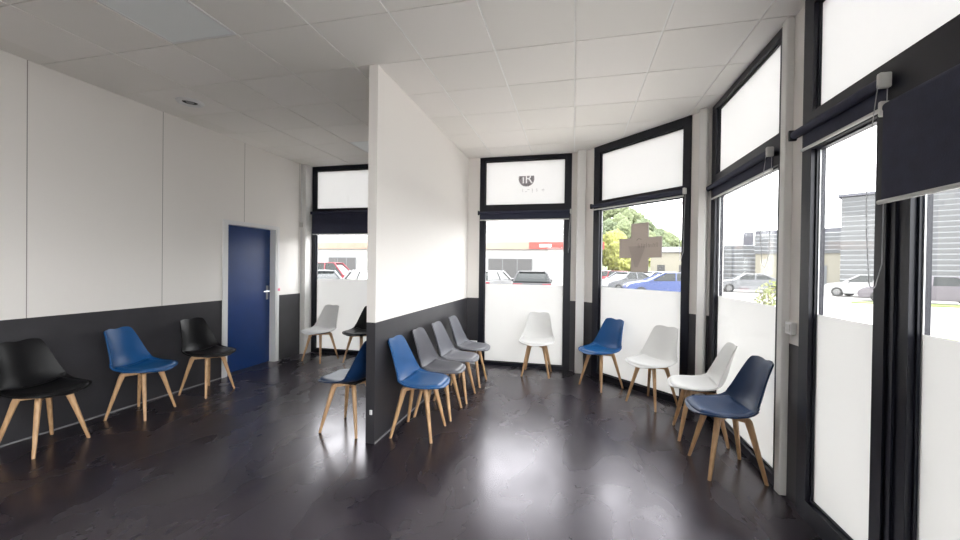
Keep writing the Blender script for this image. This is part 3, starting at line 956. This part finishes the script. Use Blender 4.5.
# houses at the foot of the hill
for k, (a_, r_, wx, hz, mt, lab) in enumerate([(12.6, 62, 5.6, 4.1, 'render_cream', 'pale cream house at the foot of the hill right of the cross'),
                                              (8.2, 66, 3.6, 3.4, 'render_pale', 'small pale house behind the lower part of the cross')]):
    cx, cy = polar(a_, r_)
    hs = empty('house', (cx, cy, GZ), -math.radians(a_)); tag(hs, lab, 'house')
    bm = bmesh.new(); box(bm, -wx / 2, wx / 2, 0, 6, 0, hz)
    obj('wall', bm, M[mt], hs)
    bm = bmesh.new()
    v = [bm.verts.new(q) for q in ((-wx / 2 - 0.2, -0.3, hz), (wx / 2 + 0.2, -0.3, hz), (wx / 2 + 0.2, 6.3, hz), (-wx / 2 - 0.2, 6.3, hz), (-wx / 2 - 0.2, 3, hz + 0.9), (wx / 2 + 0.2, 3, hz + 0.9))]
    for f in ((0, 1, 5, 4), (2, 3, 4, 5), (0, 4, 3), (1, 2, 5), (3, 2, 1, 0)): bm.faces.new([v[i] for i in f])
    obj('roof', bm, M['roof_grey'], hs)
    for q in (-0.25, 0.25):
        bm = bmesh.new(); box(bm, q * wx - 0.5, q * wx + 0.5, -0.06, 0.0, 1.0, 2.3)
        obj('window', bm, M['dark_glass'], hs)

# wooded hill
HCX, HCY = 7.0, 128.0
def hill_z(x, y):
    dx, dy = (x - HCX), (y - HCY)
    prof = math.exp(-(dx / (17 if dx > 0 else 30)) ** 2)
    return GZ - 1.0 + 19.0 * prof * math.exp(-(dy / 38) ** 2)
bm = bmesh.new()
NX, NY = 50, 40
gv = [[bm.verts.new((HCX - 75 + 150 * i / NX, HCY - 55 + 110 * j / NY, hill_z(HCX - 75 + 150 * i / NX, HCY - 55 + 110 * j / NY))) for j in range(NY + 1)] for i in range(NX + 1)]
for i in range(NX):
    for j in range(NY): bm.faces.new((gv[i][j], gv[i + 1][j], gv[i + 1][j + 1], gv[i][j + 1]))
tag(obj('hillside', bm, M['hill'], smooth=True), kind='structure')

def crown(seed, rx, rz):
    bm = bmesh.new()
    bmesh.ops.create_icosphere(bm, subdivisions=5, radius=1.0)
    off = Vector((seed * 7.3, seed * 3.1, seed))
    for v in bm.verts:
        d = 1 + 0.26 * noise.noise(v.co * 1.7 + off) + 0.18 * noise.noise(v.co * 4.2 + off) + 0.22 * noise.noise(v.co * 9 + off)
        v.co = Vector((v.co.x * rx * d, v.co.y * rx * d, v.co.z * rz * d))
    return bm
def make_tree(seed, rx, rz, mat, label):
    root = empty('tree')
    tag(root, label, 'tree', 'trees on the hillside')
    h = rz * 1.7
    o = obj('crown', crown(seed, rx, rz), M[mat], root, True); o.location = (0, 0, h)
    bm = bmesh.new(); tube(bm, [(0, 0, -0.6), (0.05, 0, h * 0.5), (0, 0, h)], 0.2, 8, radii=[0.26, 0.2, 0.1])
    obj('trunk', bm, M['bark'], root, True)
    return root
LAB = {'crown_a': 'mid green round crowned tree on the wooded hill seen past the cross', 'crown_b': 'light green bushy tree on the wooded hill seen past the cross', 'crown_c': 'yellow green tree at the foot of the wooded hill'}
protos = [make_tree(1, 2.3, 2.2, 'crown_a', LAB['crown_a']), make_tree(2, 2.0, 2.4, 'crown_b', LAB['crown_b'])]
rt_ = random.Random(11)
cnt = 0
for row in range(9):
    for k in range(8):
        x = 3 + (row % 2) * 2.4 + k * 4.8 + rt_.uniform(-0.3, 0.3)
        y = 84 + row * 5.6 + rt_.uniform(-0.4, 0.4)
        z = hill_z(x, y)
        if z < 1.0: continue
        a_ = math.degrees(math.atan2(x, y))
        if not 3.0 < a_ < 16.5: continue
        pr_ = protos[rt_.random() < 0.5]
        if cnt < 2: t = protos[cnt]
        else: t = copy_tree(pr_)
        cnt += 1
        s = rt_.uniform(0.75, 1.0)
        t.location = (x, y, z); t.scale = (s, s, s); t.rotation_euler = (0, 0, rt_.uniform(0, 6.3))
ty = make_tree(5, 2.0, 2.6, 'crown_c', LAB['crown_c']); ty['group'] = 'trees at the foot of the hill'
for k, (a_, r_, s) in enumerate([(5.2, 60, 1.0), (7.8, 64, 0.6), (5.9, 52, 0.7), (10.0, 82, 0.8)]):
    t = ty if k == 0 else copy_tree(ty)
    t.location = (*polar(a_, r_), GZ); t.scale = (s, s, s); t.rotation_euler = (0, 0, k)

# leafy shrub just outside the right windows
bx, by = polar(23.3, 12.0)
sb = empty('shrub', (bx, by, GZ)); tag(sb, 'yellow green leafy shrub just outside, left of the near pale post', 'shrub')
bm = bmesh.new()
rs = random.Random(5)
for k in range(700):
    v = Vector((rs.gauss(0, 1), rs.gauss(0, 1), rs.gauss(0, 1))).normalized() * (rs.random() ** 0.33)
    c = Vector((v.x * 0.42, v.y * 0.42, 0.72 + v.z * 0.68))
    d1 = Vector((rs.gauss(0, 1), rs.gauss(0, 1), rs.gauss(0, 1))).normalized(); d2 = d1.cross(Vector((rs.gauss(0, 1), rs.gauss(0, 1), rs.gauss(0, 1)))).normalized()
    q = [c - d1 * 0.055, c + d2 * 0.024, c + d1 * 0.055, c - d2 * 0.024]
    bm.faces.new([bm.verts.new(p_) for p_ in q])
obj('foliage', bm, M['leaf'], sb)
bm = bmesh.new()
for k in range(5): tube(bm, [(0, 0, 0), (0.1 * math.cos(k * 1.3), 0.1 * math.sin(k * 1.3), 0.5), (0.25 * math.cos(k * 1.3), 0.25 * math.sin(k * 1.3), 1.1)], 0.012, 6)
obj('stem', bm, M['bark'], sb)

# parked cars
def extrude_side(bm, pts, hw, hw_top=None, zt=None):
    """side outline (x,z) swept across the width; upper points pulled in"""
    def wy(z):
        if hw_top is None: return hw
        z0, z1 = zt
        f = min(1, max(0, (z - z0) / (z1 - z0)))
        return hw + (hw_top - hw) * f
    a = [bm.verts.new((x, -wy(z), z)) for x, z in pts]; b = [bm.verts.new((x, wy(z), z)) for x, z in pts]
    n = len(pts)
    bm.faces.new(a); bm.faces.new(b[::-1])
    for i in range(n): bm.faces.new((a[i], b[i], b[(i + 1) % n], a[(i + 1) % n]))

def car(kind, mat, az_, r_, head, label, L=4.3, H=1.47):
    """head: direction the nose points, degrees in plan; the car stands at azimuth az_, range r_"""
    cx_, cy_ = polar(az_, r_)
    root = empty('car', (cx_, cy_, GZ), math.radians(head))
    tag(root, label, 'car', 'parked cars')
    l2 = L / 2
    bm = bmesh.new()
    if kind == 'sedan':
        low = [(-l2, 0.35), (-l2 + 0.02, 0.85), (-l2 + 0.15, 0.98), (-l2 + 0.75, 1.0), (l2 - 1.25, 0.95), (l2 - 0.3, 0.80), (l2 - 0.03, 0.62), (l2, 0.35), (l2 - 0.1, 0.22), (-l2 + 0.1, 0.22)]
        cab = [(-l2 + 0.55, 0.98), (-l2 + 1.25, H - 0.06), (-l2 + 1.75, H), (-0.05 + 0.3, H - 0.02), (l2 - 1.25, 0.94)]
    elif kind == 'van':
        low = [(-l2, 0.35), (-l2, 1.0), (l2 - 0.5, 1.0), (l2 - 0.05, 0.75), (l2, 0.35), (l2 - 0.1, 0.22), (-l2 + 0.1, 0.22)]
        cab = [(-l2 + 0.03, 1.0), (-l2 + 0.10, H), (l2 - 1.3, H), (l2 - 0.6, 1.0)]
    else:
        low = [(-l2, 0.35), (-l2 + 0.0, 0.90), (-l2 + 0.10, 1.0), (l2 - 1.15, 0.98), (l2 - 0.25, 0.85), (l2 - 0.03, 0.65), (l2, 0.35), (l2 - 0.1, 0.22), (-l2 + 0.1, 0.22)]
        cab = [(-l2 + 0.06, 0.99), (-l2 + 0.42, H - 0.04), (-l2 + 0.7, H), (0.25, H - 0.02), (l2 - 1.15, 0.97)]
    extrude_side(bm, low, 0.88)
    bmesh.ops.bevel(bm, geom=bm.edges[:], offset=0.05, segments=2, affect='EDGES')
    o = obj('body', bm, M[mat], root); smooth_angle(o, 50)
    bm = bmesh.new(); extrude_side(bm, cab, 0.83, 0.62, (0.97, H))
    bmesh.ops.bevel(bm, geom=bm.edges[:], offset=0.03, segments=2, affect='EDGES')
    o = obj('cabin_glass', bm, M['car_glass'], root); smooth_angle(o, 50)
    bm = bmesh.new()
    tops = [q for q in cab if q[1] > 1.1]
    xa, xb = tops[0][0], tops[-1][0]
    box(bm, xa - 0.02, xb + 0.06, -0.60, 0.60, H - 0.045, H + 0.012, bev=0.02)
    for sy in (-1, 1):                                             # pillars
        def strip(p0, p1, w_=0.05):
            (x0, z0), (x1, z1) = p0, p1
            def yy(z): return sy * (0.845 + (0.635 - 0.845) * min(1, max(0, (z - 0.97) / (H - 0.97))))
            tube(bm, [(x0, yy(z0), z0), (x1, yy(z1), z1)], w_, 6)
        strip(cab[0], tops[0]); strip(cab[-1], tops[-1])
        xm = (cab[0][0] + cab[-1][0]) / 2 + 0.05
        strip((xm, 0.97), (xm - 0.05, H - 0.02), 0.04)
    o = obj('roof', bm, M[mat], root); smooth_angle(o, 50)
    for sx_ in (-1, 1):
        for sy in (-1, 1):
            wx_ = sx_ * (l2 - 0.82)
            bm = bmesh.new(); tube(bm, [(wx_, sy * 0.70, 0.31), (wx_, sy * 0.90, 0.31)], 0.31, 22)
            wheel = obj('wheel', bm, M['tyre'], root); smooth_angle(wheel, 50)
            bm = bmesh.new(); tube(bm, [(wx_, sy * 0.895, 0.31), (wx_, sy * 0.915, 0.31)], 0.19, 16)
            obj('hubcap', bm, M['hub'], wheel)
    for sy in (-1, 1):
        bm = bmesh.new(); box(bm, -l2 - 0.02, -l2 + 0.12, sy * 0.66 - 0.2, sy * 0.66 + 0.2, 0.74, 0.92, bev=0.02)
        obj('tail_lamp', bm, M['tail'], root)
        bm = bmesh.new(); box(bm, l2 - 0.22, l2 - 0.03, sy * 0.66 - 0.16, sy * 0.66 + 0.16, 0.58, 0.70, bev=0.02)
        obj('head_lamp', bm, M['head'], root)
        bm = bmesh.new(); box(bm, l2 - 1.45, l2 - 1.33, sy * 0.98 - 0.08, sy * 0.98 + 0.08, 0.93, 1.05, bev=0.02)
        obj('mirror', bm, M[mat], root)
    return root
car('hatch', 'car_dark', -5.9, 20.0, 96, 'charcoal car seen from behind with red tail lamps outside the middle window', 4.2, 1.47)
car('hatch', 'car_white', -11.9, 21.5, 78, 'white car parked left of the charcoal car outside the middle window', 4.2, 1.45)
car('van', 'car_red', -33.9, 27.0, 10, 'red van parked behind the pale cars outside the far left window', 3.2, 1.80)
car('sedan', 'car_silver', -36.0, 17.8, -40, 'silver car in front of the red van outside the far left window', 4.3, 1.42)
car('hatch', 'car_white', -28.0, 17.8, -40, 'white car right of the silver one outside the far left window', 4.2, 1.42)
car('hatch', 'car_red', 4.4, 37.0, 150, 'red car at the left behind the cross on the canted window', 4.2, 1.45)
car('sedan', 'car_silver', 6.9, 29.5, 215, 'silver car just below the cross on the canted window', 4.4, 1.42)
car('hatch', 'car_white', 10.2, 33.5, 205, 'white car behind the blue car outside the canted window', 4.2, 1.45)
car('sedan', 'car_blue', 12.0, 26.0, 182, 'blue car outside the canted window, right of the silver one', 4.8, 1.44)
car('sedan', 'car_silver', 20.9, 36.0, 170, 'silver car far off beside the yellow green shrub', 4.3, 1.42)
car('hatch', 'car_white', 31.3, 35.5, 130, 'white car outside the narrow right hand window', 4.2, 1.45)
car('sedan', 'car_grey', 34.9, 31.5, 150, 'mauve grey sedan parked before the corrugated shed', 4.9, 1.45)
